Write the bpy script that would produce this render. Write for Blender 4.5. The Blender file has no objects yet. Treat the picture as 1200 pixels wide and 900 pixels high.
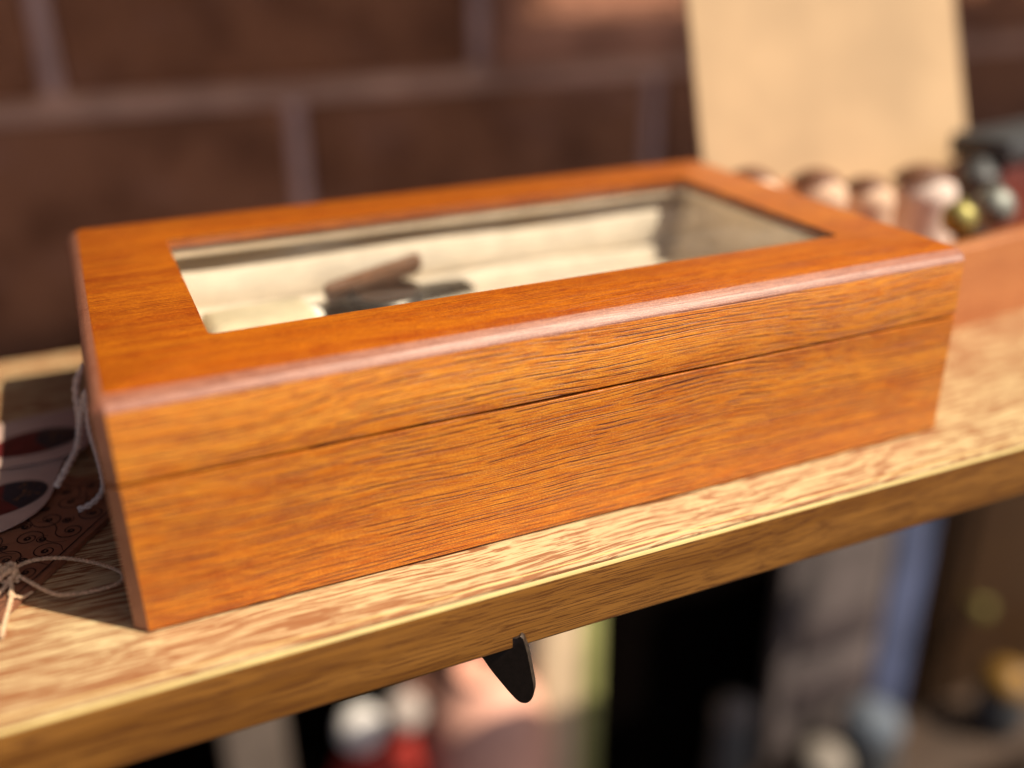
import bpy, bmesh, math, random
from mathutils import Vector, Matrix, Euler, noise as mnoise
random.seed(7)
S = bpy.context.scene
COL = S.collection
R = math.radians
# ------------------------------------------------------------------ camera
CAM = Vector((0.00487, -0.25084, 0.18141)); ROT = (1.14176, 0.01194, -0.41884); FPX = 1157.57
cd = bpy.data.cameras.new('camera'); cam = bpy.data.objects.new('camera', cd); COL.objects.link(cam)
cam.location = CAM; cam.rotation_euler = ROT
cd.sensor_width = 36; cd.lens = FPX/1200*36; cd.clip_start = .01; cd.clip_end = 200
cd.dof.use_dof = True; cd.dof.focus_distance = 0.317; cd.dof.aperture_fstop = 2.35; cd.dof.aperture_blades = 0
S.camera = cam
# ------------------------------------------------------------------ light
SUN = Vector((.455, -.41, .798)).normalized()
EL = math.asin(SUN.z); AZ = math.atan2(SUN.x, SUN.y)
w = bpy.data.worlds.new('World'); S.world = w; w.use_nodes = True
nt = w.node_tree; nt.nodes.clear()
sky = nt.nodes.new('ShaderNodeTexSky'); sky.sky_type = 'NISHITA'; sky.sun_disc = False
sky.air_density = .45; sky.dust_density = 3.0; sky.ozone_density = .4; sky.sun_elevation = EL; sky.sun_rotation = AZ
bg = nt.nodes.new('ShaderNodeBackground'); bg.inputs[1].default_value = 0.08
wo = nt.nodes.new('ShaderNodeOutputWorld')
nt.links.new(sky.outputs[0], bg.inputs[0]); nt.links.new(bg.outputs[0], wo.inputs[0])
sd = bpy.data.lights.new('sun', 'SUN'); sd.energy = 5.0; sd.angle = R(.5); sd.color = (1, .88, .70)
so = bpy.data.objects.new('sun', sd); COL.objects.link(so)
so.rotation_euler = SUN.to_track_quat('Z', 'Y').to_euler()
S.view_settings.view_transform = 'Standard'; S.view_settings.look = 'None'
S.view_settings.exposure = 0.45; S.view_settings.gamma = 1.0

# ------------------------------------------------------------------ places
CR = Euler(ROT, 'XYZ').to_matrix()
def ray(px, py): return CR @ Vector(((px-600)/FPX, -(py-450)/FPX, -1))
def onz(px, py, z=0.0): d = ray(px, py); return CAM + d*((z-CAM.z)/d.z)
def ony(px, py, y): d = ray(px, py); return CAM + d*((y-CAM.y)/d.y)

# ------------------------------------------------------------------ node helper
class NT:
    def __init__(s, name):
        s.m = bpy.data.materials.new(name); s.m.use_nodes = True
        s.t = s.m.node_tree; s.t.nodes.clear()
        s.out = s.t.nodes.new('ShaderNodeOutputMaterial')
        s.co = s.t.nodes.new('ShaderNodeTexCoord').outputs['Object']
    def n(s, typ, **kw):
        nd = s.t.nodes.new('ShaderNode'+typ)
        for k, v in kw.items():
            if k.startswith('i_'):
                s.put(nd.inputs[k[2:].replace('__', ' ')], v)
            else: setattr(nd, k, v)
        return nd
    def put(s, sock, v):
        if hasattr(v, 'is_output') or isinstance(v, bpy.types.NodeSocket): s.t.links.new(v, sock)
        elif isinstance(v, tuple) and sock.type == 'RGBA' and len(v) == 3: sock.default_value = (*v, 1)
        else: sock.default_value = v
    def map(s, v, scale, loc=(0,0,0)):
        nd = s.n('Mapping'); s.put(nd.inputs[0], v); nd.inputs['Scale'].default_value = scale; nd.inputs['Location'].default_value = loc
        return nd.outputs[0]
    def noise(s, v, scale=1, detail=2, rough=.5, dist=0, color=False):
        nd = s.n('TexNoise'); s.put(nd.inputs['Vector'], v)
        nd.inputs['Scale'].default_value = scale; nd.inputs['Detail'].default_value = detail
        nd.inputs['Roughness'].default_value = rough; nd.inputs['Distortion'].default_value = dist
        return nd.outputs[1 if color else 0]
    def math(s, op, a, b=0.0, c=None):
        nd = s.n('Math', operation=op); s.put(nd.inputs[0], a); s.put(nd.inputs[1], b)
        if c is not None: s.put(nd.inputs[2], c)
        return nd.outputs[0]
    def rng(s, v, a, b, c=0.0, d=1.0):
        nd = s.n('MapRange', interpolation_type='SMOOTHSTEP'); s.put(nd.inputs[0], v)
        for i, x in enumerate((a, b, c, d)): nd.inputs[i+1].default_value = x
        return nd.outputs[0]
    def mix(s, f, a, b, mode='MIX'):
        nd = s.n('Mix', data_type='RGBA', blend_type=mode)
        s.put(nd.inputs[0], f); s.put(nd.inputs[6], a); s.put(nd.inputs[7], b)
        return nd.outputs[2]
    def vmath(s, op, a, b):
        nd = s.n('VectorMath', operation=op); s.put(nd.inputs[0], a); s.put(nd.inputs[1], b); return nd.outputs[0]
    def bump(s, h, dist, strength=1.0, normal=None):
        nd = s.n('Bump'); s.put(nd.inputs['Height'], h); nd.inputs['Distance'].default_value = dist
        nd.inputs['Strength'].default_value = strength
        if normal is not None: s.put(nd.inputs['Normal'], normal)
        return nd.outputs[0]
    def bsdf(s, col, rough=.5, normal=None, **kw):
        b = s.n('BsdfPrincipled'); s.put(b.inputs['Base Color'], col); s.put(b.inputs['Roughness'], rough)
        if normal is not None: s.put(b.inputs['Normal'], normal)
        for k, v in kw.items(): s.put(b.inputs[k.replace('__', ' ')], v)
        s.t.links.new(b.outputs[0], s.out.inputs[0]); return s.m

def plain(name, col, rough=.6, var=.12, scale=60, bump=.0003, **kw):
    n = NT(name); t = n.noise(n.co, scale, 4, .6)
    c = n.mix(n.rng(t, .3, .7), tuple(x*(1-var) for x in col), tuple(min(1, x*(1+var)) for x in col))
    return n.bsdf(c, rough, n.bump(n.noise(n.co, scale*8, 3), bump, .5), **kw)

def veneer(name, light, mid, dark, pore, seed=0, pore_amt=1.0, coat=.25, spec=.4, rough=.42):
    """reddish open-pored veneer, grain along x"""
    n = NT(name)
    def warp(v, sc, loc, amt):
        w_ = n.noise(n.map(v, sc, loc), 1, 2, .5, 0, True)
        w_ = n.vmath('SUBTRACT', w_, (.5, .5, .5)); return n.vmath('MULTIPLY', w_, (0, amt, amt))
    p = n.vmath('ADD', n.co, warp(n.co, (6, 7, 10), (seed, 1, 2), .0125))
    p = n.vmath('ADD', p, warp(n.co, (26, 50, 50), (seed, 5, 2), .0011))
    p = n.vmath('ADD', p, warp(n.co, (150, 300, 300), (seed, 5, 9), .00028))
    tone = n.noise(n.map(p, (5, 150, 150), (seed, 0, 0)), 1, 4, .6)
    c = n.mix(n.rng(tone, .34, .68), mid, light)
    tone2 = n.noise(n.map(p, (3, 55, 55), (seed+3, 0, 0)), 1, 2, .5)
    c = n.mix(n.rng(tone2, .48, .72, 0, .6), c, dark)
    fig = n.noise(n.map(n.co, (60, 40, 40), (seed+7, 0, 0)), 1, 3, .6)
    c = n.mix(n.rng(fig, .36, .68, 0, .5), c, light)
    fl = n.noise(n.map(p, (150, 1900, 1900)), 1, 2, .6)
    c = n.mix(n.rng(fl, .35, .72, 0, .55), c, mid, 'MULTIPLY')
    sp = n.noise(n.map(n.co, (1, 1.5, 1.5)), 1500, 2, .6)
    c = n.mix(n.rng(sp, .50, .72, 0, .60), c, light, 'SCREEN')
    c = n.mix(n.rng(sp, .48, .28, 0, .45), c, dark)
    # open pores : thin nearly parallel dark lines, broken along their length
    sx = n.n('SeparateXYZ'); n.put(sx.inputs[0], p)
    q = n.math('ADD', sx.outputs[2], n.math('MULTIPLY', sx.outputs[1], 1.0))
    jit = n.noise(n.map(p, (9, 170, 170), (seed+4, 0, 0)), 1, 2, .5)
    def lines(freq, ph, lo, hi, brk_sc, b0, b1):
        v = n.math('SINE', n.math('ADD', n.math('MULTIPLY', q, 6.2832*freq), n.math('MULTIPLY', jit, ph)))
        br = n.noise(n.map(p, brk_sc, (seed+freq*.01, 2, 7)), 1, 2, .55)
        return n.math('MULTIPLY', n.rng(v, lo-.08, hi-.03), n.rng(br, b0, b1))
    dens = n.noise(n.map(n.co, (13, 34, 34), (seed+11, 0, 0)), 1, 2, .5)
    A = lines(640, 13, .60, .97, (40, 760, 760), .40, .54)
    B = lines(1180, 21, .62, .98, (60, 1200, 1200), .40, .56)
    ln = n.math('MAXIMUM', A, n.math('MULTIPLY', B, .7))
    ln = n.math('MULTIPLY', ln, n.math('MULTIPLY', n.rng(dens, .28, .50, .62, 1), pore_amt))
    c = n.mix(n.math('MULTIPLY', ln, .97), c, pore)
    h = n.math('SUBTRACT', n.math('MULTIPLY', sp, .45), ln)
    nb = n.bump(h, .00016, .7)
    return n.bsdf(c, rough, nb, Specular__IOR__Level=spec, Coat__Weight=coat, Coat__Roughness=.35)

M = {}
M['veneer'] = veneer('reddish veneer', (.74, .285, .030), (.56, .165, .010), (.38, .085, .005), (.080, .012, .004))
M['veneer_base'] = veneer('deeper reddish veneer', (.70, .255, .024), (.53, .142, .008), (.35, .070, .004), (.075, .010, .004), 21)
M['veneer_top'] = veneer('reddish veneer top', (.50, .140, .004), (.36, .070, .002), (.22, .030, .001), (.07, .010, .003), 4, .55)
M['veneer_bevel'] = veneer('highlight and shade veneer bevel', (.38, .150, .085), (.30, .10, .05), (.22, .06, .025), (.12, .03, .012), 2, .25, 0, .80, .50)  # pinkish grey with faint grain: sun highlight and corner shade put into colour

def shelf_top():
    n = NT('pale oak laminate top')
    lw = n.noise(n.map(n.co, (14, 22, 22)), 1, 2, .5, 0, True)
    lw = n.vmath('SUBTRACT', lw, (.5, .5, .5)); lw = n.vmath('MULTIPLY', lw, (0, .010, .010))
    p = n.vmath('ADD', n.co, lw)
    a = n.noise(n.map(p, (40, 960, 960)), 1, 2.5, .55)
    b = n.noise(n.map(p, (80, 1600, 1600), (3, 1, 0)), 1, 2, .55)
    big = n.noise(n.map(p, (5, 26, 26), (1, 7, 0)), 1, 2, .5)
    v = n.math('ADD', n.math('MULTIPLY', a, .68), n.math('MULTIPLY', b, .32))
    v = n.math('ADD', v, n.math('MULTIPLY', n.math('SUBTRACT', big, .5), .20))
    f = n.rng(v, .465, .545)
    c = n.mix(f, (.27, .115, .048), (.57, .43, .23))
    c = n.mix(n.rng(b, .56, .68, 0, .7), c, (.30, .12, .05))
    return n.bsdf(c, .36, n.bump(v, .00012, .8), Specular__IOR__Level=.5)
def shelf_edge():
    n = NT('golden edge band')
    lw = n.noise(n.map(n.co, (12, 30, 30)), 1, 2, .5, 0, True)
    lw = n.vmath('SUBTRACT', lw, (.5, .5, .5)); lw = n.vmath('MULTIPLY', lw, (0, .006, .006))
    p = n.vmath('ADD', n.co, lw)
    a = n.noise(n.map(p, (40, 2000, 2000)), 1, 2, .5)
    b = n.noise(n.map(p, (8, 120, 120), (4, 0, 0)), 1, 3, .5)
    c = n.mix(n.rng(b, .35, .65), (.19, .074, .011), (.29, .125, .024))
    l = n.rng(a, .50, .585)
    c = n.mix(n.math('MULTIPLY', l, .8), c, (.09, .028, .006))
    return n.bsdf(c, .34, n.bump(l, -.00008, .5), Specular__IOR__Level=.5)
M['shelf_top'] = shelf_top(); M['shelf_edge'] = shelf_edge()
def cloth(name, col, scale=2200):
    n = NT(name); a = n.noise(n.co, scale, 3, .7); b = n.noise(n.co, 90, 3)
    c = n.mix(n.rng(b, .3, .7), tuple(x*.86 for x in col), col)
    return n.bsdf(c, .95, n.bump(a, .0003, .6), Specular__IOR__Level=.2)
M['lining'] = cloth('cream lining', (.96, .82, .62))
M['pad'] = cloth('cream pad', (.86, .76, .62))
M['dark_gap'] = plain('dark felt', (.03, .022, .018), .9)
def glass():
    n = NT('clear glass'); f = n.n('Fresnel'); g_ = n.n('NewGeometry'); n.put(f.inputs[0], n.math('ADD', 1.45, n.math('MULTIPLY', g_.outputs['Backfacing'], 1/1.45-1.45)))
    tr = n.n('BsdfTransparent'); tr.inputs[0].default_value = (.98, .98, .97, 1)
    gl = n.n('BsdfGlossy'); gl.inputs['Roughness'].default_value = .02
    mx = n.n('MixShader'); n.put(mx.inputs[0], n.math('MULTIPLY', f.outputs[0], .8)); n.put(mx.inputs[1], tr.outputs[0]); n.put(mx.inputs[2], gl.outputs[0])
    df = n.n('BsdfDiffuse'); df.inputs[0].default_value = (.8, .76, .7, 1)
    m2 = n.n('MixShader'); n.put(m2.inputs[0], n.rng(n.noise(n.map(n.co, (22, 45, 30)), 1, 4, .6), .42, .75, .006, .05)); n.put(m2.inputs[1], mx.outputs[0]); n.put(m2.inputs[2], df.outputs[0])
    n.put(n.out.inputs[0], m2.outputs[0]); return n.m
M['glass'] = glass()
M['steel'] = plain('brushed steel', (.42, .40, .37), .25, .2, 200, .0001, Metallic=1.0)
M['dark_steel'] = plain('dark metal', (.10, .09, .08), .3, .3, 200, .0001, Metallic=.9)
M['leather'] = plain('brown leather', (.20, .085, .035), .5, .3, 300, .0004)
M['black_paint'] = plain('black enamel', (.010, .006, .005), .38, .3, 500, .0002, Specular__IOR__Level=.3)
M['twine'] = plain('cotton twine', (.80, .66, .54), .9, .2, 900, .0005)
M['jute'] = plain('jute twine', (.70, .48, .30), .9, .3, 1200, .0006)
M['paper'] = plain('off white paper', (.46, .31, .25), .7, .06, 120, .0002)
M['ink_red'] = plain('dark red ink', (.10, .010, .010), .5, .3, 400)
M['ink_black'] = plain('blue black ink', (.012, .014, .022), .5, .3, 400)
M['ink_speck'] = plain('tan ink', (.16, .08, .04), .6)
M['copper'] = plain('copper brown card', (.28, .12, .065), .42, .15, 80, .0001, Metallic=.25)
M['ink'] = plain('black ink', (.02, .009, .008), .5)
M['tray'] = veneer('orange brown wood', (.55, .22, .075), (.44, .15, .045), (.34, .10, .03), (.15, .05, .02), 9, .3)
M['card'] = plain('cream board', (.49, .33, .185), .75, .12, 9, .0001)
M['blush'] = plain('pale pink matt glaze', (.66, .45, .31), .9, .1)
M['white_glaze'] = plain('white matt glaze', (.72, .58, .50), .9, .1)
M['brown_cap'] = plain('brown cap', (.13, .05, .022), .6, .3)
M['gold'] = plain('greenish brass', (.34, .30, .10), .5, .2, Metallic=.7)
M['pewter'] = plain('pewter', (.26, .27, .24), .55, .2, Metallic=.6)
M['charcoal'] = plain('charcoal', (.05, .052, .055), .5, .3)
M['wine'] = plain('dark red brown', (.14, .03, .02), .5, .3)
def blocks():
    n = NT('brown painted brick'); g = n.n('Attribute', attribute_name='tone', attribute_type='GEOMETRY')
    a = n.noise(n.co, 9, 5, .65); b = n.noise(n.co, 90, 4, .6); d = n.noise(n.map(n.co, (5, 5, 12), (3, 1, 4)), 1, 4, .65)
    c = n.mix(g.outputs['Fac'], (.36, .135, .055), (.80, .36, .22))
    c = n.mix(n.rng(a, .40, .66, 0, .8), c, (.17, .055, .020))
    c = n.mix(n.rng(d, .50, .70, 0, .75), c, (.46, .20, .12))
    return n.bsdf(c, .8, n.bump(n.math('ADD', a, b), .010, .8))
M['blocks'] = blocks()
M['mortar'] = plain('greyish pink mortar', (.80, .44, .30), .9, .35, 7, .004)
M['mortar_cool'] = plain('greyish lavender mortar', (.66, .42, .36), .9, .25, 12, .003)
M['post'] = plain('beige painted wood', (.62, .46, .30), .6, .15, 20)
M['post_green'] = plain('olive trim', (.34, .34, .12), .6, .2, 20)
M['red'] = plain('red knit', (.38, .03, .02), .9, .25, 200, .002)
M['pompom'] = plain('white wool', (.85, .80, .76), .95, .1, 300, .004)
M['pink'] = plain('pink glaze', (.80, .42, .31), .45, .15, 12)
M['slate'] = plain('slate blue', (.16, .19, .24), .6, .25, 20)
M['greypurple'] = plain('grey brown board', (.10, .078, .074), .8, .5, 9)
M['bluetrim'] = plain('periwinkle trim', (.065, .080, .15), .6, .35, 10)
n_ = NT('black backdrop sheet'); M['shade_black'] = n_.bsdf(n_.mix(n_.noise(n_.co, 20, 3), (.002, .0012, .001), (.007, .004, .003)), 1.0, n_.bump(n_.noise(n_.co, 900, 3), .0004), Specular__IOR__Level=.05)  # near-black colour standing in for deep shade below the shelf
M['ochre'] = plain('ochre', (.22, .11, .014), .5, .2, 20)
M['greyball'] = plain('grey wool', (.14, .12, .11), .9, .2, 60)
M['ground'] = plain('dark paving', (.06, .045, .035), .9, .2, 8)
M['roof'] = plain('brown added roof and furniture boards', (.05, .028, .016), .8, .3, 20)

# ------------------------------------------------------------------ object helpers
def link(name, bm, mats, parent=None, smooth=True, ang=40):
    bmesh.ops.recalc_face_normals(bm, faces=bm.faces)
    me = bpy.data.meshes.new(name); bm.to_mesh(me); bm.free()
    for m in (mats if isinstance(mats, (list, tuple)) else [mats]): me.materials.append(m)
    o = bpy.data.objects.new(name, me); COL.objects.link(o)
    if parent is not None: o.parent = parent
    if smooth:
        me.polygons.foreach_set('use_smooth', [True]*len(me.polygons))
        try: me.set_sharp_from_angle(angle=R(ang))
        except Exception: pass
    return o
def thing(name, label, cat, loc=(0, 0, 0), rot=(0, 0, 0), group=None):
    o = bpy.data.objects.new(name, None); o.empty_display_size = .01; COL.objects.link(o)
    o.location = loc; o.rotation_euler = rot
    return tag(o, label, cat, group)
def tag(o, label, cat, group=None):
    o['label'] = label; o['category'] = cat
    if group: o['group'] = group
    return o
def struct(o): o['kind'] = 'structure'; return o
def rrect(x0, x1, y0, y1, r, z, n=6, pw=2):
    pts = []
    for cx, cy, a0 in ((x1-r, y1-r, 0), (x0+r, y1-r, 90), (x0+r, y0+r, 180), (x1-r, y0+r, 270)):
        for k in range(n+1):
            a = R(90*k/n); q = (math.cos(a)**pw+math.sin(a)**pw)**(-1/pw) if pw != 2 else 1
            b = R(a0)+a; pts.append((cx+r*q*math.cos(b), cy+r*q*math.sin(b), z))
    return pts
def loft(bm, loops, close=False, cap0=False, cap1=False, mi=0):
    vs = [[bm.verts.new(p) for p in lp] for lp in loops]
    m = len(vs[0]); rngs = list(range(len(vs)-1)) + ([len(vs)-1] if close else [])
    for i in rngs:
        a, b = vs[i], vs[(i+1) % len(vs)]
        for k in range(m):
            f = bm.faces.new((a[k], a[(k+1) % m], b[(k+1) % m], b[k])); f.material_index = mi
    if cap0: bm.faces.new(vs[0][::-1])
    if cap1: bm.faces.new(vs[-1])
def box(bm, x0, x1, y0, y1, z0, z1, bev=0.0, seg=2):
    t = bmesh.new(); bmesh.ops.create_cube(t, size=1)
    for v in t.verts: v.co = Vector(((x0+x1)/2+v.co.x*(x1-x0), (y0+y1)/2+v.co.y*(y1-y0), (z0+z1)/2+v.co.z*(z1-z0)))
    if bev: bmesh.ops.bevel(t, geom=t.edges[:], offset=bev, segments=seg, affect='EDGES', profile=.5)
    me = bpy.data.meshes.new('tmp'); t.to_mesh(me); t.free(); bm.from_mesh(me); bpy.data.meshes.remove(me)
def tube(bm, pts, rad, n=8, closed=False):
    pts = [Vector(p) for p in pts]; rings = []
    up = Vector((0, 0, 1)); N = len(pts)
    prev = None
    for i, p in enumerate(pts):
        if closed: t = (pts[(i+1) % N]-pts[i-1]).normalized()
        else: t = (pts[min(i+1, N-1)]-pts[max(i-1, 0)]).normalized()
        if prev is None: prev = t.orthogonal()
        u = (prev - t*prev.dot(t)).normalized(); v = t.cross(u); prev = u
        r = rad(i/(N-1)) if callable(rad) else rad
        rings.append([p+u*math.cos(2*math.pi*k/n)*r+v*math.sin(2*math.pi*k/n)*r for k in range(n)])
    loft(bm, rings, close=closed, cap0=not closed, cap1=not closed)
def smooth_path(pts, sub=8):
    pts = [Vector(p) for p in pts]; P = [pts[0]]+pts+[pts[-1]]; out = []
    for i in range(1, len(P)-2):
        a, b, c, d = P[i-1:i+3]
        for k in range(sub):
            t = k/sub
            out.append(.5*((2*b)+(c-a)*t+(2*a-5*b+4*c-d)*t*t+(3*b-a-3*c+d)*t**3))
    out.append(pts[-1]); return out
def rope(bm, pts, r, pitch):
    """two-strand twisted cord along pts"""
    P = smooth_path(pts, 6)
    Q = [P[0]]; step = pitch/8                     # resample
    for i in range(1, len(P)):
        while (P[i]-Q[-1]).length > step: Q.append(Q[-1]+(P[i]-Q[-1]).normalized()*step)
    for s in (0, 1):
        out = []
        for i, q in enumerate(Q):
            t = (Q[min(i+1, len(Q)-1)]-Q[max(i-1, 0)]).normalized()
            u = t.cross(Vector((.1, .2, 1))).normalized(); v = t.cross(u)
            a = 2*math.pi*i*step/pitch + s*math.pi
            out.append(q+(u*math.cos(a)+v*math.sin(a))*r*.5)
        tube(bm, out, r*.58, 6)
def lathe(bm, prof, n=28, c=(0, 0, 0)):
    loops = [[(c[0]+max(r, 1e-5)*math.cos(2*math.pi*k/n), c[1]+max(r, 1e-5)*math.sin(2*math.pi*k/n), c[2]+z) for k in range(n)] for r, z in prof]
    loft(bm, loops, cap0=True, cap1=True)
def slab(bm, poly, z0, z1, warp=None, inset=0):
    """extruded polygon (xy) with optional height function"""
    f = warp or (lambda x, y: 0)
    loft(bm, [[(x, y, z0+f(x, y)) for x, y in poly], [(x, y, z1+f(x, y)) for x, y in poly]], cap0=True, cap1=True)
def puff(bm, c, r, amp=.12, sub=4, sq=(1, 1, 1), freq=40):
    t = bmesh.new(); bmesh.ops.create_icosphere(t, subdivisions=sub, radius=1)
    for v in t.verts:
        k = 1+amp*mnoise.noise(v.co*2.2+Vector(c)*freq)+amp*.5*mnoise.noise(v.co*7)
        v.co = Vector(c)+Vector((v.co.x*sq[0], v.co.y*sq[1], v.co.z*sq[2]))*r*k
    me = bpy.data.meshes.new('tmp'); t.to_mesh(me); t.free(); bm.from_mesh(me); bpy.data.meshes.remove(me)

# ------------------------------------------------------------------ setting
bm = bmesh.new(); box(bm, -60, 60, -60, 60, -1.34, -1.30)
struct(link('ground', bm, M['ground'], smooth=False))

WY = 0.90
wall = thing('brick_wall', 'dark brown brick wall with pale mortar joints in shade behind the shelf', 'wall', (.3, WY, -1.3))
bm = bmesh.new(); box(bm, -1.7, 2.6, .012, .20, 0, 3.0)
link('mortar', bm, M['mortar'], wall, False)
bm = bmesh.new(); tone = bm.faces.layers.float.new('tone')
ZJ = 1.3+0.020; LB = .476; CH = .33; g = .011
for row in range(-4, 5):
    z0 = ZJ+row*CH+g; z1 = ZJ+(row+1)*CH-g
    off = (.245-.3) if row % 2 else (.475-.3)
    for k in range(-4, 6):
        xa = off+k*LB; x0 = xa+g; x1 = xa+LB-g
        if x1 < -1.7 or x0 > 2.6: continue
        nf = len(bm.faces)
        box(bm, x0, x1, random.uniform(-.008, .0), .05, z0+random.uniform(-.002, .002), z1+random.uniform(-.002, .002), .007, 2)
        bm.faces.ensure_lookup_table()
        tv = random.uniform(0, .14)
        if row == 0 and k == 0: tv = .85  # one brick paler and pinker: sun patch painted into its tone
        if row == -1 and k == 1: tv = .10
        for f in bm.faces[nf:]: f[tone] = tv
bv = bmesh.new()
for row, k in ((-1, 0), (-1, 1), (0, 0), (0, -1), (-1, 2), (0, 1), (1, 0), (1, 1)):
    xj = ((.245-.3) if row % 2 else (.475-.3))+k*LB
    box(bv, xj-g*.9, xj+g*.9, .003, .014, ZJ+row*CH+g+.002, ZJ+(row+1)*CH-g-.002, .003)
link('vertical_joints', bv, M['mortar_cool'], wall)
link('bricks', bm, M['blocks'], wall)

rf = thing('added_shade_roof', 'added unseen board roof with a gap shaping sunlight on the brick wall', 'roof', (0, 0, 1.2))  # added unseen roof that keeps the sun off the wall
bm = bmesh.new()
for x0_, x1_, y0_, y1_ in ((-3, 4, -.245, .308), (-3, 1.16, .310, .400), (2.5, 4, .310, .400), (-3, 4, .402, 1.3)): box(bm, x0_, x1_, y0_, y1_, 0, .03, .003)  # gap between boards throws a sun patch on the upper bricks
link('shade_roof_boards', bm, M['roof'], rf, False)
bm = bmesh.new()
for x in (-1.5, 0.2, 1.9): box(bm, x, x+.05, -.20, 1.25, -.06, -.001, .003)
link('shade_roof_rafters', bm, M['roof'], rf, False)

# shelf
sh = thing('shelf', 'pale streaky wooden shelf with golden front edge under the wooden box', 'shelf', (0, 0, -.0244))
X0, X1, Y0, Y1, T = -.45, 1.1, -.0227, .240, .0244
bm = bmesh.new()   # profile swept along x : (y,z)
prof = [(Y1, 0), (Y1, T-.001), (Y1-.001, T), (Y0+.0024, T), (Y0+.0006, T-.0003), (Y0+.0006, 0)]
loft(bm, [[(x, y, z) for y, z in prof] for x in (X0, X1)], cap0=True, cap1=True)
link('board', bm, M['shelf_top'], sh, True, 30)
bm = bmesh.new(); r = .0032; prof = []
for k in range(9):
    a = R(90+90*k/8); prof.append((Y0+r+r*math.cos(a), T-r+r*math.sin(a)+.00005))
r2 = .0012
for k in range(5):
    a = R(180+90*k/4); prof.append((Y0+r2+r2*math.cos(a), r2+r2*math.sin(a)-.0002))
prof += [(Y0+r, -.0002), (Y0+r, T-.0015)]
loft(bm, [[(x, y, z) for y, z in prof] for x in (X0-.0005, X1+.0005)], cap0=True, cap1=True)
bm.faces.ensure_lookup_table()
bmesh.ops.recalc_face_normals(bm, faces=bm.faces)
for f in bm.faces:
    if f.normal.z > .12 and f.calc_center_median().y < .01 and f.calc_center_median().z > T*.7: f.material_index = 1
link('edge_band', bm, [M['shelf_edge'], plain('pale yellow highlight edge', (.66, .50, .20), .42, .08, 60, .0001, Specular__IOR__Level=.6)], sh, True, 50)  # rounded top edge: bright sun line painted in pale yellow

# ------------------------------------------------------------------ wooden box
bx = thing('wooden_box', 'glass topped reddish brown wooden display box standing on the pale shelf', 'box')
W, D, H, SM = .3003, .1807, .0741, .0482
XL = -.0030
bm = bmesh.new(); rc = .0036; e = .00025; wl = .011
def O(z, ins=0): return rrect(XL+ins, W-ins, ins, D-ins, max(rc-ins, .0015), z, 6, 1.0)
def I(z, d=wl, rr=.004): return rrect(XL+d, W-d, d, D-d, rr, z)
loft(bm, [O(.0006, .0006), O(.0012, 0), O(.018), O(.034), O(SM-.0004-e), O(SM-.0004-e*.3, .0003), O(SM-.0004, e),
          I(SM-.0004), I(.010)], cap0=True, cap1=True)
def corner_faces(bm, mi):
    bmesh.ops.recalc_face_normals(bm, faces=bm.faces)
    for f in bm.faces:
        if f.normal.x < -.5 and f.normal.y < -.5 and f.calc_center_median().x < .01: f.material_index = mi  # left corners take the bevel colour as painted shade
corner_faces(bm, 1)
base = link('base', bm, [M['veneer_base'], M['veneer_bevel']], bx, True, 35)
# lid
m0 = .0317; m1 = .0345; rw = .0022; r = .0044
bm = bmesh.new(); lp = []
lp.append(I(SM+.0004)); lp.append(O(SM+.0005, e)); lp.append(O(SM+.0005+e*.3, .0002)); lp.append(O(SM+.0005+e, 0))
lp.append(O(H-r))
for k in range(1, 13):      # rounded over, flatter in the middle like a sanded bevel
    a = R(90*k/12); q = (math.sin(a)**1.24+math.cos(a)**1.24)**(-1/1.24)
    lp.append(O(H-r+r*math.sin(a)*q, r*(1-math.cos(a)*q)))
def Wd(z, ins=0): return rrect(m0-ins, W-m0+ins, m1-ins, D-m1+ins, rw, z)
lp += [Wd(H, -.0006), Wd(H-.0002, -.0002), Wd(H-.0006, 0), Wd(H-.0038, 0), Wd(H-.0039, .006), I(H-.0040)]
loft(bm, lp, close=True)
for f in bm.faces:
    zc = f.calc_center_median().z
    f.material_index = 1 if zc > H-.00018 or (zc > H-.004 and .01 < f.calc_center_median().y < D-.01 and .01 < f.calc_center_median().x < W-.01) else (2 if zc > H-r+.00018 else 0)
corner_faces(bm, 2)
lid = link('lid', bm, [M['veneer'], M['veneer_top'], M['veneer_bevel']], bx, True, 35)
bm = bmesh.new(); box(bm, m0-.0055, W-m0+.0055, m1-.0055, D-m1+.0055, H-.0036, H-.0018)
link('glass_pane', bm, M['glass'], lid, False)
bm = bmesh.new()
def WW(d, z): return rrect(m0-d, W-m0+d, m1-d, D-m1+d, .002, z)
loft(bm, [WW(.0006, H-.0042), WW(.008, H-.0042), WW(.008, H-.0056), WW(.0006, H-.0056)], close=True)
link('gasket', bm, M['dark_gap'], lid, False)
bm = bmesh.new()
loft(bm, [WW(.0012, H-.0058), I(H-.0058, wl+.0002), I(SM+.0010, wl+.0002), I(SM+.0010, wl+.0022), I(H-.0105, wl+.0022), WW(.0012, H-.0085)], close=True)
link('lid_lining', bm, M['lining'], lid, False)
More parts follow.
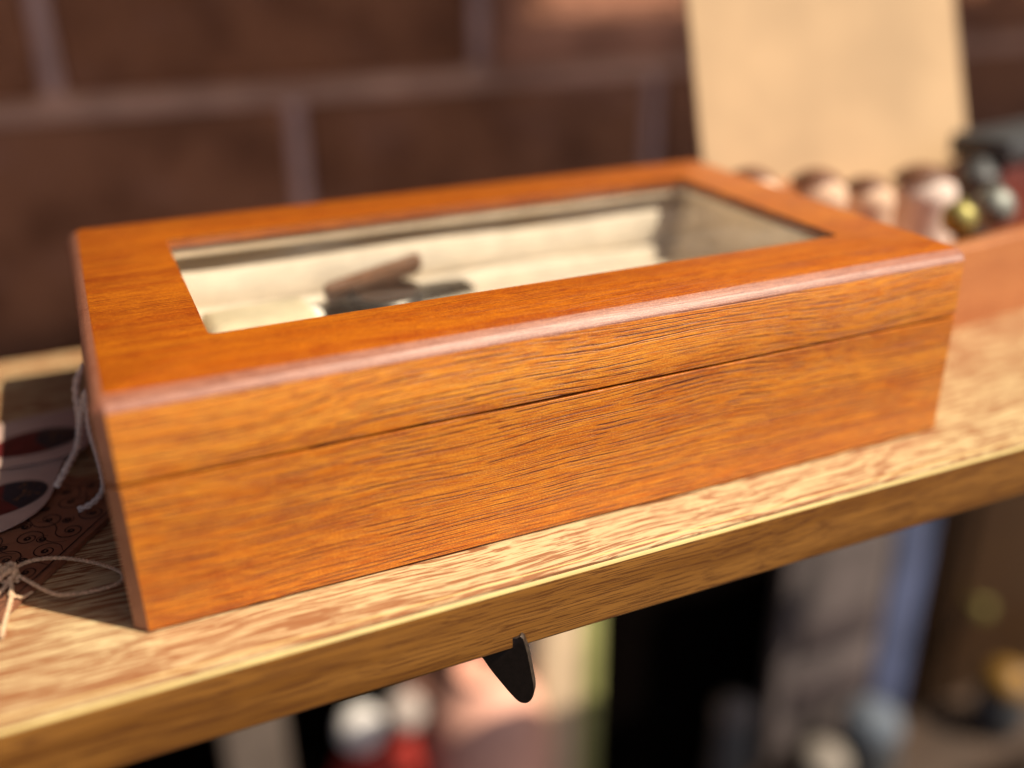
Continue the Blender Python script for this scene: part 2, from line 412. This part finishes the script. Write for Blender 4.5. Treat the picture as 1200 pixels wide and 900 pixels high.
# lining
bm = bmesh.new()
def L(z, d): return rrect(XL+d, W-d, d, D-d, .004, z)
loft(bm, [L(.0105, wl+.0003), L(.0560, wl+.0003), L(.0575, wl+.002), L(.0560, wl+.0045), L(.012, wl+.0045)], cap0=True, cap1=True)
link('lining', bm, M['lining'], bx, True, 60)
bm = bmesh.new()
loft(bm, [rrect(XL+wl+.0045, W-wl-.0045, wl+.0045, .134, .006, .0125), rrect(XL+wl+.0045, W-wl-.0045, wl+.0045, .134, .006, .034),
          rrect(XL+wl+.0055, W-wl-.0055, wl+.0055, .133, .005, .0385), rrect(XL+wl+.0085, W-wl-.0085, wl+.0085, .131, .004, .0400)], cap0=True, cap1=True)
link('pad', bm, M['pad'], bx, True, 60)
for cy_, cz_, ry_, rz_, ph in ((.1405, .0375, .0058, .0075, 0), (.1515, .0480, .0066, .0105, 1.7)):
    bm = bmesh.new()
    pr = [(cy_+ry_*math.cos(2*math.pi*k/20), cz_+rz_*math.sin(2*math.pi*k/20)) for k in range(20)]
    loft(bm, [[(x, y+.0006*math.sin(x*70+ph), z+.0007*math.sin(x*45+ph)) for y, z in pr] for x in [XL+wl+.006+i*(W-XL-2*wl-.012)/30 for i in range(31)]], cap0=True, cap1=True)
    link('ring_roll', bm, M['pad'], bx, True, 60)

# watch inside the box
wt = thing('wristwatch', 'dark metal wristwatch with brown leather strap lying on the cream pad', 'watch', (.114, .1255, .0404), (R(6), 0, R(10)))
wt.scale = (1, .8, 1)
bm = bmesh.new(); lathe(bm, [(.013, .0005), (.0165, .002), (.0172, .0045), (.0160, .0062), (.0140, .0068), (.0138, .0064)], 36)
link('case', bm, M['dark_steel'], wt)
bm = bmesh.new(); lathe(bm, [(.0137, .0062), (.0137, .0070), (.012, .0073)], 36); link('crystal', bm, M['steel'], wt)
bm = bmesh.new(); box(bm, -.0018, .0018, -.0205, -.0168, .0020, .0052, .0006); link('crown', bm, M['steel'], wt)
for s_, n_ in ((1, 5), (-1, 4)):
    bm = bmesh.new()
    for k in range(n_): box(bm, min(s_*(.0168+k*.0046), s_*(.0210+k*.0046)), max(s_*(.0168+k*.0046), s_*(.0210+k*.0046)), -.0075, .0075, .0010, .0040-.0003*k, .0008)
    link('bracelet', bm, M['dark_steel'], wt)
pc = thing('leather_pouch', 'slim brown leather pouch leaning on the cream rolls behind the watch', 'pouch', (.112, .1350, .0462), (R(24), R(-9), R(6)))
bm = bmesh.new()
loft(bm, [rrect(-.022, .020, -.0016, .0016, .0014, .001), rrect(-.023, .021, -.0024, .0024, .002, .004), rrect(-.023, .021, -.0020, .0020, .0018, .0085), rrect(-.022, .020, -.0008, .0008, .0007, .0105)], cap0=True, cap1=True)
link('pouch_body', bm, M['leather'], pc, True, 60)
bm = bmesh.new(); box(bm, -.0222, .0202, -.0032, -.00245, .0050, .0098, .0003); link('pouch_flap', bm, M['leather'], pc)

# small cushion at the left of the box
cu = thing('ring_cushion', 'small pale yellow ring cushion in left corner of the wooden box', 'cushion', (.060, .118, .040), (0, 0, R(4)))
bm = bmesh.new()
loft(bm, [rrect(-.020, .020, -.012, .012, .004, .0003), rrect(-.021, .021, -.013, .013, .004, .004), rrect(-.020, .020, -.012, .012, .004, .008), rrect(-.016, .016, -.008, .008, .003, .0095)], cap0=True, cap1=True)
link('cushion_body', bm, cloth('yellow cream cloth', (.76, .66, .46)), cu, True, 60)
for x_, y_ in ((.027, .000),):
    bm = bmesh.new(); puff(bm, (x_, y_, .0045), .0042, .03, 3)
    pl_ = link('pearl', bm, plain('pearl', (.95, .92, .82), .2, .03))
    pl_.location = (.0535, .115, .0402); tag(pl_, 'small round pearl bead beside the yellow cushion inside the box', 'bead')

# ------------------------------------------------------------------ hook under the shelf
hk = thing('shelf_clip', 'small black metal clip hooked under the front edge of the shelf', 'bracket', (.108, -.024, -.024))
bm = bmesh.new()
def clip_pt(px, py):      # on the tilted plate y = -.0262 + .7*(.109-x)
    d = ray(px, py); t = (-.0262+.7*.109-.7*CAM.x-CAM.y)/(d.y+.7*d.x); return CAM+d*t-Vector(hk.location)
oy = smooth_path([clip_pt(*q) for q in [(566, 772), (575, 785), (588, 801), (600, 815), (609, 823), (618, 824), (624, 818), (626, 808), (623, 790), (618, 765), (613, 748)]], 4)+[clip_pt(610, 745.5), clip_pt(604, 748), clip_pt(560, 738), clip_pt(545, 750)]
pn = Vector((.7, 1, 0)).normalized(); cc = sum(oy, Vector())/len(oy)
loops = [[cc+(p-cc)*s_+pn*d_ for p in oy] for d_, s_ in ((0, .985), (.00025, 1), (.0030, 1), (.0034, .985))]
loft(bm, loops, cap0=True, cap1=True)
for f in bm.faces:
    if len(f.verts) == 4: f.material_index = 1
link('clip_plate', bm, [M['black_paint'], plain('highlight dark steel rim', (.16, .12, .09), .30, .4, 500, .0002, Metallic=.8)], hk, True, 50)  # lighter rim colour stands in for the sunlit edge highlight

# ------------------------------------------------------------------ left: card, tags, strings
cA, cB = onz(137, 605), onz(30, 705)
dv = (cA-cB).normalized(); nv = Vector((-dv.y, dv.x, 0))     # points back-left
yaw = math.atan2(dv.y, dv.x)
cbase = cB - dv*.018
cdt = thing('scroll_card', 'copper brown card printed with black scrollwork lying left of the box', 'card', (cbase.x, cbase.y, .0), (0, 0, yaw))
CL = .0850; CW = .075
bm = bmesh.new(); box(bm, 0, CL, 0, CW, .0004, .0024, .0002)
link('card_sheet', bm, M['copper'], cdt, False)
bm = bmesh.new()
def ribbon(pts, w, z=.00255):
    pts = [Vector((p[0], p[1], 0)) for p in pts if 0.002 < p[0] < CL-.002 and 0.0015 < p[1] < CW-.002]
    if len(pts) < 4: return
    a, b = [], []
    N = len(pts)
    for i, p in enumerate(pts):
        t = (pts[min(i+1, N-1)]-pts[max(i-1, 0)])
        if t.length < 1e-9: return
        t.normalize(); n_ = Vector((-t.y, t.x, 0)); ww = w*(.35+.65*math.sin(math.pi*(i+.5)/N))
        a.append(bm.verts.new((p.x+n_.x*ww, p.y+n_.y*ww, z))); b.append(bm.verts.new((p.x-n_.x*ww, p.y-n_.y*ww, z)))
    for i in range(N-1): bm.faces.new((a[i], a[i+1], b[i+1], b[i]))
def spiral(cx, cy, R0, a0, turns, sgn=1, tail=True):
    pts = []
    for k in range(60):
        t = k/59; rr = R0*(1-t)**.85+.0003; a = a0+sgn*2*math.pi*turns*t
        pts.append((cx+rr*math.cos(a), cy+rr*math.sin(a)))
    if tail:   # outgoing S curve
        px, py = pts[0]; ta = a0-sgn*math.pi/2; ext = []
        for k in range(1, 22):
            ta += sgn*.085; px += math.cos(ta)*R0*.12; py += math.sin(ta)*R0*.12; ext.append((px, py))
        pts = ext[::-1]+pts
    ribbon(pts, .00022)
    e_ = pts[-1]; ribbon([(e_[0]+.0008*math.cos(u*.5), e_[1]+.0008*math.sin(u*.5)) for u in range(14)], .0005)
rs = random.Random(5)
for i in range(8):
    for j in range(7):
        cx = .004+i*.0118+rs.uniform(-.0012, .0012)+(j % 2)*.0058; cy = .0075+j*.0108+rs.uniform(-.001, .001)
        R0_ = rs.uniform(.0040, .0056)
        spiral(cx, cy, R0_, rs.uniform(0, 6.28), rs.uniform(1.2, 1.6), rs.choice((-1, 1)))
        spiral(cx+.0056, cy+.0052, .0021, rs.uniform(0, 6.28), 1.1, rs.choice((-1, 1)), False)
ribbon([(k*CL/60, .0022) for k in range(61)], .00030)
link('scroll_print', bm, M['ink'], cdt, False)

def paper_tag(name, label, px_out, z, ell, fac, curl):
    """px_out: outline on the plane z ; ell: emblem centre (world xy), radii"""
    c = sum(([onz(*q, z) for q in px_out]), Vector())/len(px_out)
    t = thing(name, label, 'tag', (c.x, c.y, z), (0, 0, 0), 'white paper tags left of the box')
    def hz(x, y): return curl(x, y)
    P = smooth_path([onz(*q, z)-Vector((c.x, c.y, z)) for q in px_out]+[onz(*px_out[0], z)-Vector((c.x, c.y, z))], 5)[:-1]
    bm = bmesh.new()
    # concentric rings so the sheet can curl
    rings = [[Vector((p.x*s, p.y*s, 0)) for p in P] for s in (1, .8, .6, .4, .2, .03)]
    top = [[(p.x, p.y, hz(p.x, p.y)+.00045) for p in rg] for rg in rings]
    bot = [[(p.x, p.y, hz(p.x, p.y)) for p in rg] for rg in rings]
    loft(bm, bot[::-1]+top, cap0=True, cap1=True)
    link('paper_sheet', bm, M['paper'], t)
    ex, ey, ra, rb, rot = ell
    def part(nm, mat, a0, a1, dz, sc=1.0):
        bm = bmesh.new(); loops = []
        for s in (.02, .35, .7, 1):
            loops.append([])
            for k in range(33):
                a = a0+(a1-a0)*k/32; u = ra*s*sc*math.cos(a); v = rb*s*sc*math.sin(a)
                x = ex+u*math.cos(rot)-v*math.sin(rot)-c.x; y = ey+u*math.sin(rot)+v*math.cos(rot)-c.y
                loops[-1].append(bm.verts.new((x, y, hz(x, y)+dz)))
        for A, B in zip(loops, loops[1:]):
            for k in range(32): bm.faces.new((A[k], A[k+1], B[k+1], B[k]))
        link(nm, bm, mat, t, False)
    part('emblem_red', M['ink_red'], R(80), R(285), .0007)
    part('emblem_black', M['ink_black'], R(-75), R(80), .00072)
    bm = bmesh.new()
    for k in range(26):
        a = R(random.uniform(-60, 62)); s = random.uniform(.4, .85); u = ra*s*math.cos(a); v = rb*s*math.sin(a)
        x = ex+u*math.cos(rot)-v*math.sin(rot)-c.x; y = ey+u*math.sin(rot)+v*math.cos(rot)-c.y
        q = .0005*random.uniform(.6, 1.4)
        bm.faces.new([bm.verts.new((x+q*math.cos(b), y+q*math.sin(b), hz(x, y)+.0010)) for b in [i*math.pi/3 for i in range(6)]])
    link('emblem_specks', bm, M['ink_speck'], t, False)
    return t
e2 = onz(3, 588, .0034)
paper_tag('paper_tag', 'off white paper tag nearest the twine bow with round red and black emblem', [(-140, 640), (-40, 632), (0, 625), (38, 607), (60, 585), (72, 552), (85, 522), (40, 540), (0, 545), (-80, 555), (-150, 590)], .0034,
          (e2.x, e2.y, .0150, .0110, R(10)), 0, lambda x, y: .0010*math.sin(x*60)+.03*abs(y)*.15)
e1 = onz(42, 522, .0048)
paper_tag('paper_tag', 'off white paper tag farther back under the strings with dark red oval emblem', [(-120, 560), (-40, 552), (30, 548), (96, 530), (104, 508), (94, 482), (60, 487), (0, 500), (-80, 520)], .0048,
          (e1.x, e1.y, .0165, .0100, R(5)), 0, lambda x, y: .0010*math.sin(x*50+1))
# cords
st = thing('tag_string', 'pair of pale cotton strings hanging from the tags beside the box', 'string', tuple(onz(90, 598, .001)))
def rel(P, o): return [p-Vector(o.location) for p in P]
A = [ony(66, 570, .088), ony(80, 545, .093), ony(90, 525, .100), ony(93, 495, .107), ony(89, 465, .110), ony(90, 445, .112), ony(97, 430, .113), ony(101, 427, .114)]
bm = bmesh.new(); rope(bm, rel(A, st), .0012, .0055); link('string_strand', bm, M['twine'], st)
B = [ony(93, 500, .106), ony(96, 475, .106), ony(101, 457, .106), ony(102, 470, .104), ony(103, 490, .102), ony(107, 510, .098), ony(115, 535, .091), ony(121, 560, .082), ony(120, 576, .078), onz(108, 590, .005), onz(90, 598, .004)]
bm = bmesh.new(); rope(bm, rel(B, st), .0011, .0055); link('string_strand', bm, M['twine'], st)
bw = thing('twine_bow', 'knotted jute twine with a long loop lying left of the box', 'twine', tuple(onz(12, 672, .001)))
zz = .004
C1 = [onz(15, 668, .006), onz(28, 660, .007), onz(48, 655, .007), onz(75, 654, .006), onz(105, 658, .005), onz(130, 665, .004), onz(143, 672, .003), onz(141, 682, .0025), onz(120, 690, .002), onz(95, 695, .002), onz(70, 697, .003), onz(50, 690, .004), onz(32, 680, .005), onz(18, 673, .006)]
bm = bmesh.new(); rope(bm, rel(C1, bw), .00062, .0024); link('loop', bm, M['jute'], bw)
bm = bmesh.new()
kc = onz(8, 672, .006)
for q in range(3):
    pts = [kc+Vector((.0028*math.cos(t*.7+q*2), .0024*math.sin(t*.7+q*1.3), .002*math.sin(t*1.1+q))) for t in range(10)]
    rope(bm, rel(pts, bw), .0008, .0026)
link('knot', bm, M['jute'], bw)
T1 = [onz(12, 675, .006), onz(14, 695, .004), onz(10, 715, .002), onz(6, 730, .0012), onz(2, 748, .001)]
bm = bmesh.new(); rope(bm, rel(T1, bw), .00075, .0028)
T2 = [onz(14, 676, .006), onz(2, 692, .003), onz(-14, 700, .002), onz(-30, 690, .002)]; rope(bm, rel(T2, bw), .0007, .0026)
T3 = [onz(10, 695, .004), onz(25, 700, .003), onz(38, 694, .002)]; rope(bm, rel(T3, bw), .0005, .0024)
link('tail', bm, M['jute'], bw)

# ------------------------------------------------------------------ right: tray with card and trinkets
tr = thing('wooden_tray', 'orange brown open wooden tray on the shelf behind the box at right', 'tray', (.318, .0665, 0), (0, 0, R(7.5)))
bm = bmesh.new(); TL = .36; TD = .148; TH = .0435
loft(bm, [rrect(0, TL, 0, TD, .003, .0004), rrect(0, TL, 0, TD, .003, TH-.001), rrect(.001, TL-.001, .001, TD-.001, .003, TH), rrect(.007, TL-.007, .007, TD-.007, .003, TH), rrect(.008, TL-.008, .008, TD-.008, .003, TH-.001), rrect(.008, TL-.008, .008, TD-.008, .003, .008)], cap0=True, cap1=True)
link('tray_body', bm, M['tray'], tr, True, 40)
def leanpt(px, py):
    d = ray(px, py); k = .30; y0 = .208
    t = (y0-CAM.y+k*CAM.z)/(d.y-k*d.z); return CAM+d*t
cp = [leanpt(829, 250), leanpt(1143, 262), leanpt(1113, -60), leanpt(800, -60)]
o0 = Vector((cp[0].x, cp[0].y, .009))
# continue the sides down to the tray floor
def ext(a, b, z): return a+(b-a)*((z-a.z)/(b.z-a.z))
bl, br = ext(cp[0], cp[3], .009), ext(cp[1], cp[2], .009)
cards = thing('cream_card', 'tall plain cream card leaning upright at the back of the tray', 'card', tuple(bl))
bm = bmesh.new(); q = [bl, br, cp[2], cp[3]]; nrm = (br-bl).cross(cp[3]-bl).normalized()
loft(bm, [[p-bl+nrm*d for p in q] for d in (0, -.0012, -.003)], cap0=True, cap1=True)
bmesh.ops.bevel(bm, geom=[e_ for e_ in bm.edges if e_.calc_length() > .02], offset=.0004, segments=2, affect='EDGES')
link('card_panel', bm, M['card'], cards, False)
def doll(px, py, y, wpx, m, label):
    t_ = ony(px, py, y); dep = (t_-CAM).dot(CR @ Vector((0, 0, -1))); r_ = wpx/FPX*dep/2
    zb = .009; h = t_.z-zb
    t = thing('round_top_ornament', label, 'ornament', (t_.x, t_.y, zb), (0, 0, 0), 'round topped ornaments in front of the cream card')
    bm = bmesh.new(); h2 = max(h-r_*.9, .01)
    pf = [(r_*.75, 0), (r_*.95, .002), (r_*1.02, h2*.4), (r_*.92, h2*.75)]+[(r_*.98*math.cos(R(a)), h2*.80+r_*.85*math.sin(R(a))) for a in range(0, 90, 12)]
    lathe(bm, pf, 28); link('body', bm, m, t)
    bm = bmesh.new()
    lathe(bm, [(r_*1.08*math.cos(R(a)), h2*.80+r_*.93*math.sin(R(a))) for a in range(28, 91, 8)]+[], 28, (0, .0035, .0012))
    link('cap', bm, M['brown_cap'], t)
doll(889, 172, .150, 62, M['blush'], 'leftmost pink ornament with brown cap behind the box corner')
doll(967, 178, .150, 66, M['blush'], 'pink ornament with tall brown cap left of the middle of the row')
doll(1026, 190, .146, 58, M['blush'], 'pink ornament between the brown capped one and the white one')
doll(1092, 178, .150, 74, M['white_glaze'], 'white ornament with brown cap at the right end of the row')
def bead(px, py, y, rpx, m, label, nm='metal_bauble'):
    c_ = ony(px, py, y); dep = (c_-CAM).dot(CR @ Vector((0, 0, -1))); r_ = rpx/FPX*dep
    t = thing(nm, label, 'bauble', (c_.x, c_.y, max(.009, c_.z-r_)))
    zc = c_.z-t.location.z
    bm = bmesh.new(); puff(bm, (0, 0, zc), r_, .05, 3); link('ball', bm, m, t)
    bm = bmesh.new(); lathe(bm, [(r_*.2, 0), (r_*.2, r_*.3), (r_*.12, r_*.34)], 14, (0, 0, zc+r_*.92)); link('neck', bm, m, t)
bead(1124, 256, .094, 20, M['gold'], 'greenish gold round bauble in the tray beside the cream card')
bead(1164, 243, .108, 24, M['pewter'], 'silvery grey round bauble in the tray right of the gold one')
tn = thing('trinket_box', 'dark grey metal trinket box in the tray at the right edge', 'trinket box', tuple(ony(1165, 262, .165)), (0, 0, R(10)))
bm = bmesh.new(); box(bm, 0, .10, 0, .035, -.010, .034, .003); link('box_body', bm, M['wine'], tn)
bm = bmesh.new(); box(bm, -.003, .103, -.003, .038, .0345, .050, .004); link('box_lid', bm, M['charcoal'], tn)
bm = bmesh.new()
lathe(bm, [(.012, 0), (.014, .004), (.011, .012), (.013, .018), (.004, .022)], 20)
ob = link('dark_pot', bm, M['charcoal'])
p_ = ony(1146, 205, .170); ob.location = (p_.x, p_.y, .009)
tag(ob, 'small black pot in the tray right behind the cream card', 'pot')
ob.scale = (.9, .9, 2.2)

# ------------------------------------------------------------------ things below the shelf
YB = .62
def dep(p): return (p-CAM).dot(CR @ Vector((0, 0, -1)))
ZT = -1.02
tc = thing('low_bench', 'low dark bench carrying jars under the shelf', 'bench', (.9, .50, -1.3))
bm = bmesh.new(); box(bm, -.36, .6, -.08, .035, .41, .4395, .004); link('bench_seat', bm, M['roof'], tc)
for sx in (-.33, .54):
    bm = bmesh.new(); box(bm, sx, sx+.03, -.06, .03, 0, .4095, .002); link('leg', bm, M['roof'], tc)
tb = thing('low_table', 'low dark table standing below and behind the shelf', 'table', (.6, .66, -1.3))
bm = bmesh.new(); box(bm, -.95, -.105, -.16, .16, .25, .28, .004); link('tabletop', bm, M['roof'], tb)
for sx in (-.9, -.15):
    for sy in (-.13, .10):
        bm = bmesh.new(); box(bm, sx, sx+.03, sy, sy+.03, 0, .2495, .002); link('leg', bm, M['roof'], tb)
bc = bmesh.new(); N = 120; rows = 14; vs = []  # added dark sheet standing in for shade on the lower wall
for j in range(rows+1):
    z = -1.28+j*(1.28-.23)/rows
    vs.append([bc.verts.new((-.45+i*2.5/N, .845+.012*math.sin(i*.55+.2*j)*(1-j/rows*.6), z)) for i in range(N+1)])
for j in range(rows):
    for i in range(N): bc.faces.new((vs[j][i], vs[j][i+1], vs[j+1][i+1], vs[j+1][i]))
bmesh.ops.solidify(bc, geom=bc.faces[:], thickness=.003)
tag(link('shade_backdrop', bc, M['shade_black']), 'black backdrop sheet added in place of deep shade below shelf level', 'backdrop')
bc = bmesh.new(); vs = []  # second dark sheet, added where only shade lies around the panel
for j in range(rows+1):
    z = -1.28+j*(1.28-.10)/rows
    vs.append([bc.verts.new((.500+i*1.8/N, .66+.008*math.sin(i*.45+.2*j)*(1-j/rows*.6), z)) for i in range(N+1)])
for j in range(rows):
    for i in range(N): bc.faces.new((vs[j][i], vs[j][i+1], vs[j+1][i+1], vs[j+1][i]))
bmesh.ops.solidify(bc, geom=bc.faces[:], thickness=.003)
tag(link('shade_backdrop', bc, M['shade_black']), 'black backdrop sheet added in place of deep shade behind the display panel', 'backdrop')

def post(pl, pr_, ptop, y, mats, label, trim=None):
    a, b = ony(pl, ptop, y), ony(pr_, ptop, y); z1 = max(a.z, b.z)+.06; z0 = -1.02
    t = thing('wooden_post', label, 'post', ((a.x+b.x)/2, y, z0)); hw = (b.x-a.x)/2
    bm = bmesh.new(); box(bm, -hw, hw if not trim else hw*.35, 0, .03, 0, z1-z0, .004); link('post_body', bm, mats, t)
    if trim:
        bm = bmesh.new(); box(bm, hw*.36, hw, -.002, .03, 0, z1-z0, .004); link('trim', bm, trim, t)
post(262, 338, 870, .60, M['post'], 'beige wooden post below the shelf near the bottom left')
post(632, 704, 745, .60, M['post'], 'beige post with olive trim below the shelf behind the black clip', M['post_green'])
# knitted hats with pompoms
def hat(px, py, rpx, y, m, label, pm):
    c_ = ony(px, py, y); r_ = rpx/FPX*dep(c_)
    t = thing('pompom_hat', label, 'hat', (c_.x, y, -1.02), (0, 0, 0), 'red knitted hats with white pompoms')
    zc = c_.z+1.02
    bm = bmesh.new(); puff(bm, (0, 0, zc), r_, .05, 4); link('pompom', bm, pm, t)
    bm = bmesh.new(); h = zc-r_*.8
    lathe(bm, [(.07, 0), (.072, .02), (.070, h*.45), (.058, h*.7), (.036, h*.9), (.012, h)], 32); link('knit_cap', bm, m, t)
    bm = bmesh.new(); lathe(bm, [(.073, 0), (.078, .008), (.078, .045), (.073, .052)], 32); link('brim', bm, pm, t)
a, b = ony(1112, 640, .60), ony(1290, 640, .60)
t = thing('brown_cabinet', 'dark brown wooden cabinet standing at the bottom right beyond the display panel', 'cabinet', (a.x, .60, -1.30))
bm = bmesh.new(); box(bm, 0, b.x-a.x, 0, .30, 0, 1.02, .004); link('cabinet_body', bm, veneer('dark brown cabinet wood', (.05, .022, .007), (.036, .015, .004), (.024, .009, .003), (.02, .008, .003), 13, .4), t)
bm = bmesh.new(); box(bm, .03, b.x-a.x-.03, -.012, -.001, .10, .98, .004); dr_ = link('cabinet_door', bm, veneer('dark brown cabinet door', (.06, .027, .008), (.045, .018, .005), (.026, .010, .003), (.02, .008, .003), 15, .4), t)
bm = bmesh.new(); lathe(bm, [(.004, 0), (.006, .012), (.014, .018), (.013, .026), (.004, .03)], 20)
kn_ = link('door_knob', bm, M['gold'], dr_); kn_.location = (.06, -.012, .55); kn_.rotation_euler = (R(90), 0, 0)
hat(423, 853, 27, .60, M['red'], 'red hat with the larger white pompom below the shelf', M['pompom'])
hat(474, 834, 24, .66, M['red'], 'red hat with the smaller greyer pompom set farther back', M['greyball'] if False else plain('pale grey wool', (.50, .42, .38), .95, .1, 300, .004))
# pink vase shapes
def vase(px0, px1, ptop, y, m, label, name='pink_vase'):
    a, b = ony(px0, ptop+50, y), ony(px1, ptop+50, y); top = ony((px0+px1)/2, ptop, y)
    r_ = (b.x-a.x)/2; z0 = -1.02; h = top.z-z0
    t = thing(name, label, 'vase', ((a.x+b.x)/2, y, z0))
    bm = bmesh.new(); lathe(bm, [(r_*.6, 0), (r_*.9, .02), (r_, h*.55), (r_*.98, h*.75), (r_*.75, h*.93), (r_*.45, h*.985), (r_*.42, h), (r_*.36, h), (r_*.38, h*.98)], 36); link('vase_body', bm, m, t)
    bm = bmesh.new(); tube(bm, [(r_*.43*math.cos(2*math.pi*k/28), r_*.43*math.sin(2*math.pi*k/28), h) for k in range(28)], r_*.06, 8, True); link('rim', bm, m, t)
vase(497, 640, 782, .63, M['pink'], 'large pale pink round vase below the shelf left of the black clip')
vase(455, 535, 797, .74, plain('dull pink glaze', (.45, .22, .16), .5), 'smaller dull pink vase behind the pompom hats')
# slate blue panel
def board(name, pl, pr_, ptop, y, th, mats, label, cat):
    a, b = ony(pl, ptop, y), ony(pr_, ptop, y)
    return a, b
a, b = ony(545, 760, .72), ony(640, 745, .72)
t = thing('slate_board', 'slate blue board standing behind the pink vase', 'board', (a.x, .72, -1.02))
bm = bmesh.new(); box(bm, 0, b.x-a.x, 0, .012, 0, a.z+1.02+.08, .002); link('board_sheet', bm, M['slate'], t)
bm = bmesh.new(); box(bm, -.006, b.x-a.x+.006, -.003, .015, -.0, .03, .002); link('board_foot', bm, M['roof'], t)
# tall grey brown panel with periwinkle side
a, b = ony(925, 670, .54), ony(1090, 640, .54)
t = thing('display_panel', 'tall grey brown display panel with periwinkle blue side strip below the shelf', 'panel', (a.x, .54, -1.30), (0, 0, R(0)))
wd = b.x-a.x
bm = bmesh.new()
zt = a.z+1.30+.10
prof = []
box(bm, 0, wd*.72, 0, .02, 0, zt, .003); link('panel_board', bm, M['greypurple'], t)
bm = bmesh.new(); box(bm, wd*.725, wd, -.003, .02, 0, zt, .003); link('side_strip', bm, M['bluetrim'], t)
bm = bmesh.new()
for k in range(7): box(bm, wd*.12, wd*.66, -.008, -.0003, zt-.24-.10*k, zt-.19-.10*k, .003)
link('slots', bm, plain('muted brown slot', (.05, .035, .035), .8, .3, 30), t)
t.rotation_euler = (0, R(0), 0)
def ballthing(px, py, rpx, y, m, label, name='wool_ball'):
    c_ = ony(px, py, y); r_ = rpx/FPX*dep(c_)
    t = thing(name, label, 'ball', (c_.x, c_.y, c_.z-r_))
    return t, r_
def jar(px, py, rpx, y, m, label):
    c_ = ony(px, py, y); r_ = rpx/FPX*dep(c_); z0 = -1.02 if c_.z > -1.0 else -1.30
    z0 = -.86; t = thing('lidded_jar', label, 'jar', (c_.x, c_.y, z0)); h = c_.z-z0
    bm = bmesh.new(); lathe(bm, [(r_*.8, 0), (r_, .02), (r_*1.05, h*.5), (r_*.9, h-.01), (r_*.6, h)], 28); link('jar_body', bm, M['charcoal'], t)
    bm = bmesh.new(); lathe(bm, [(r_*.95, h-.004), (r_, h+.004), (r_*.85, h+r_*.5), (r_*.4, h+r_*.8), (0, h+r_*.86)], 28); link('jar_lid', bm, m, t)
jar(860, 835, 24, .47, M['greyball'], 'small dark jar with dull grey lid left of the display panel')
jar(1180, 800, 28, .46, M['ochre'], 'dark jar with ochre yellow lid at the bottom right')
jar(965, 895, 30, .47, plain('cream glaze', (.22, .19, .16), .8), 'dark jar with pale cream lid in front of the display panel')
jar(1022, 850, 34, .475, plain('steel blue glaze', (.10, .12, .15), .8), 'dark jar with steel blue lid in front of the display panel')
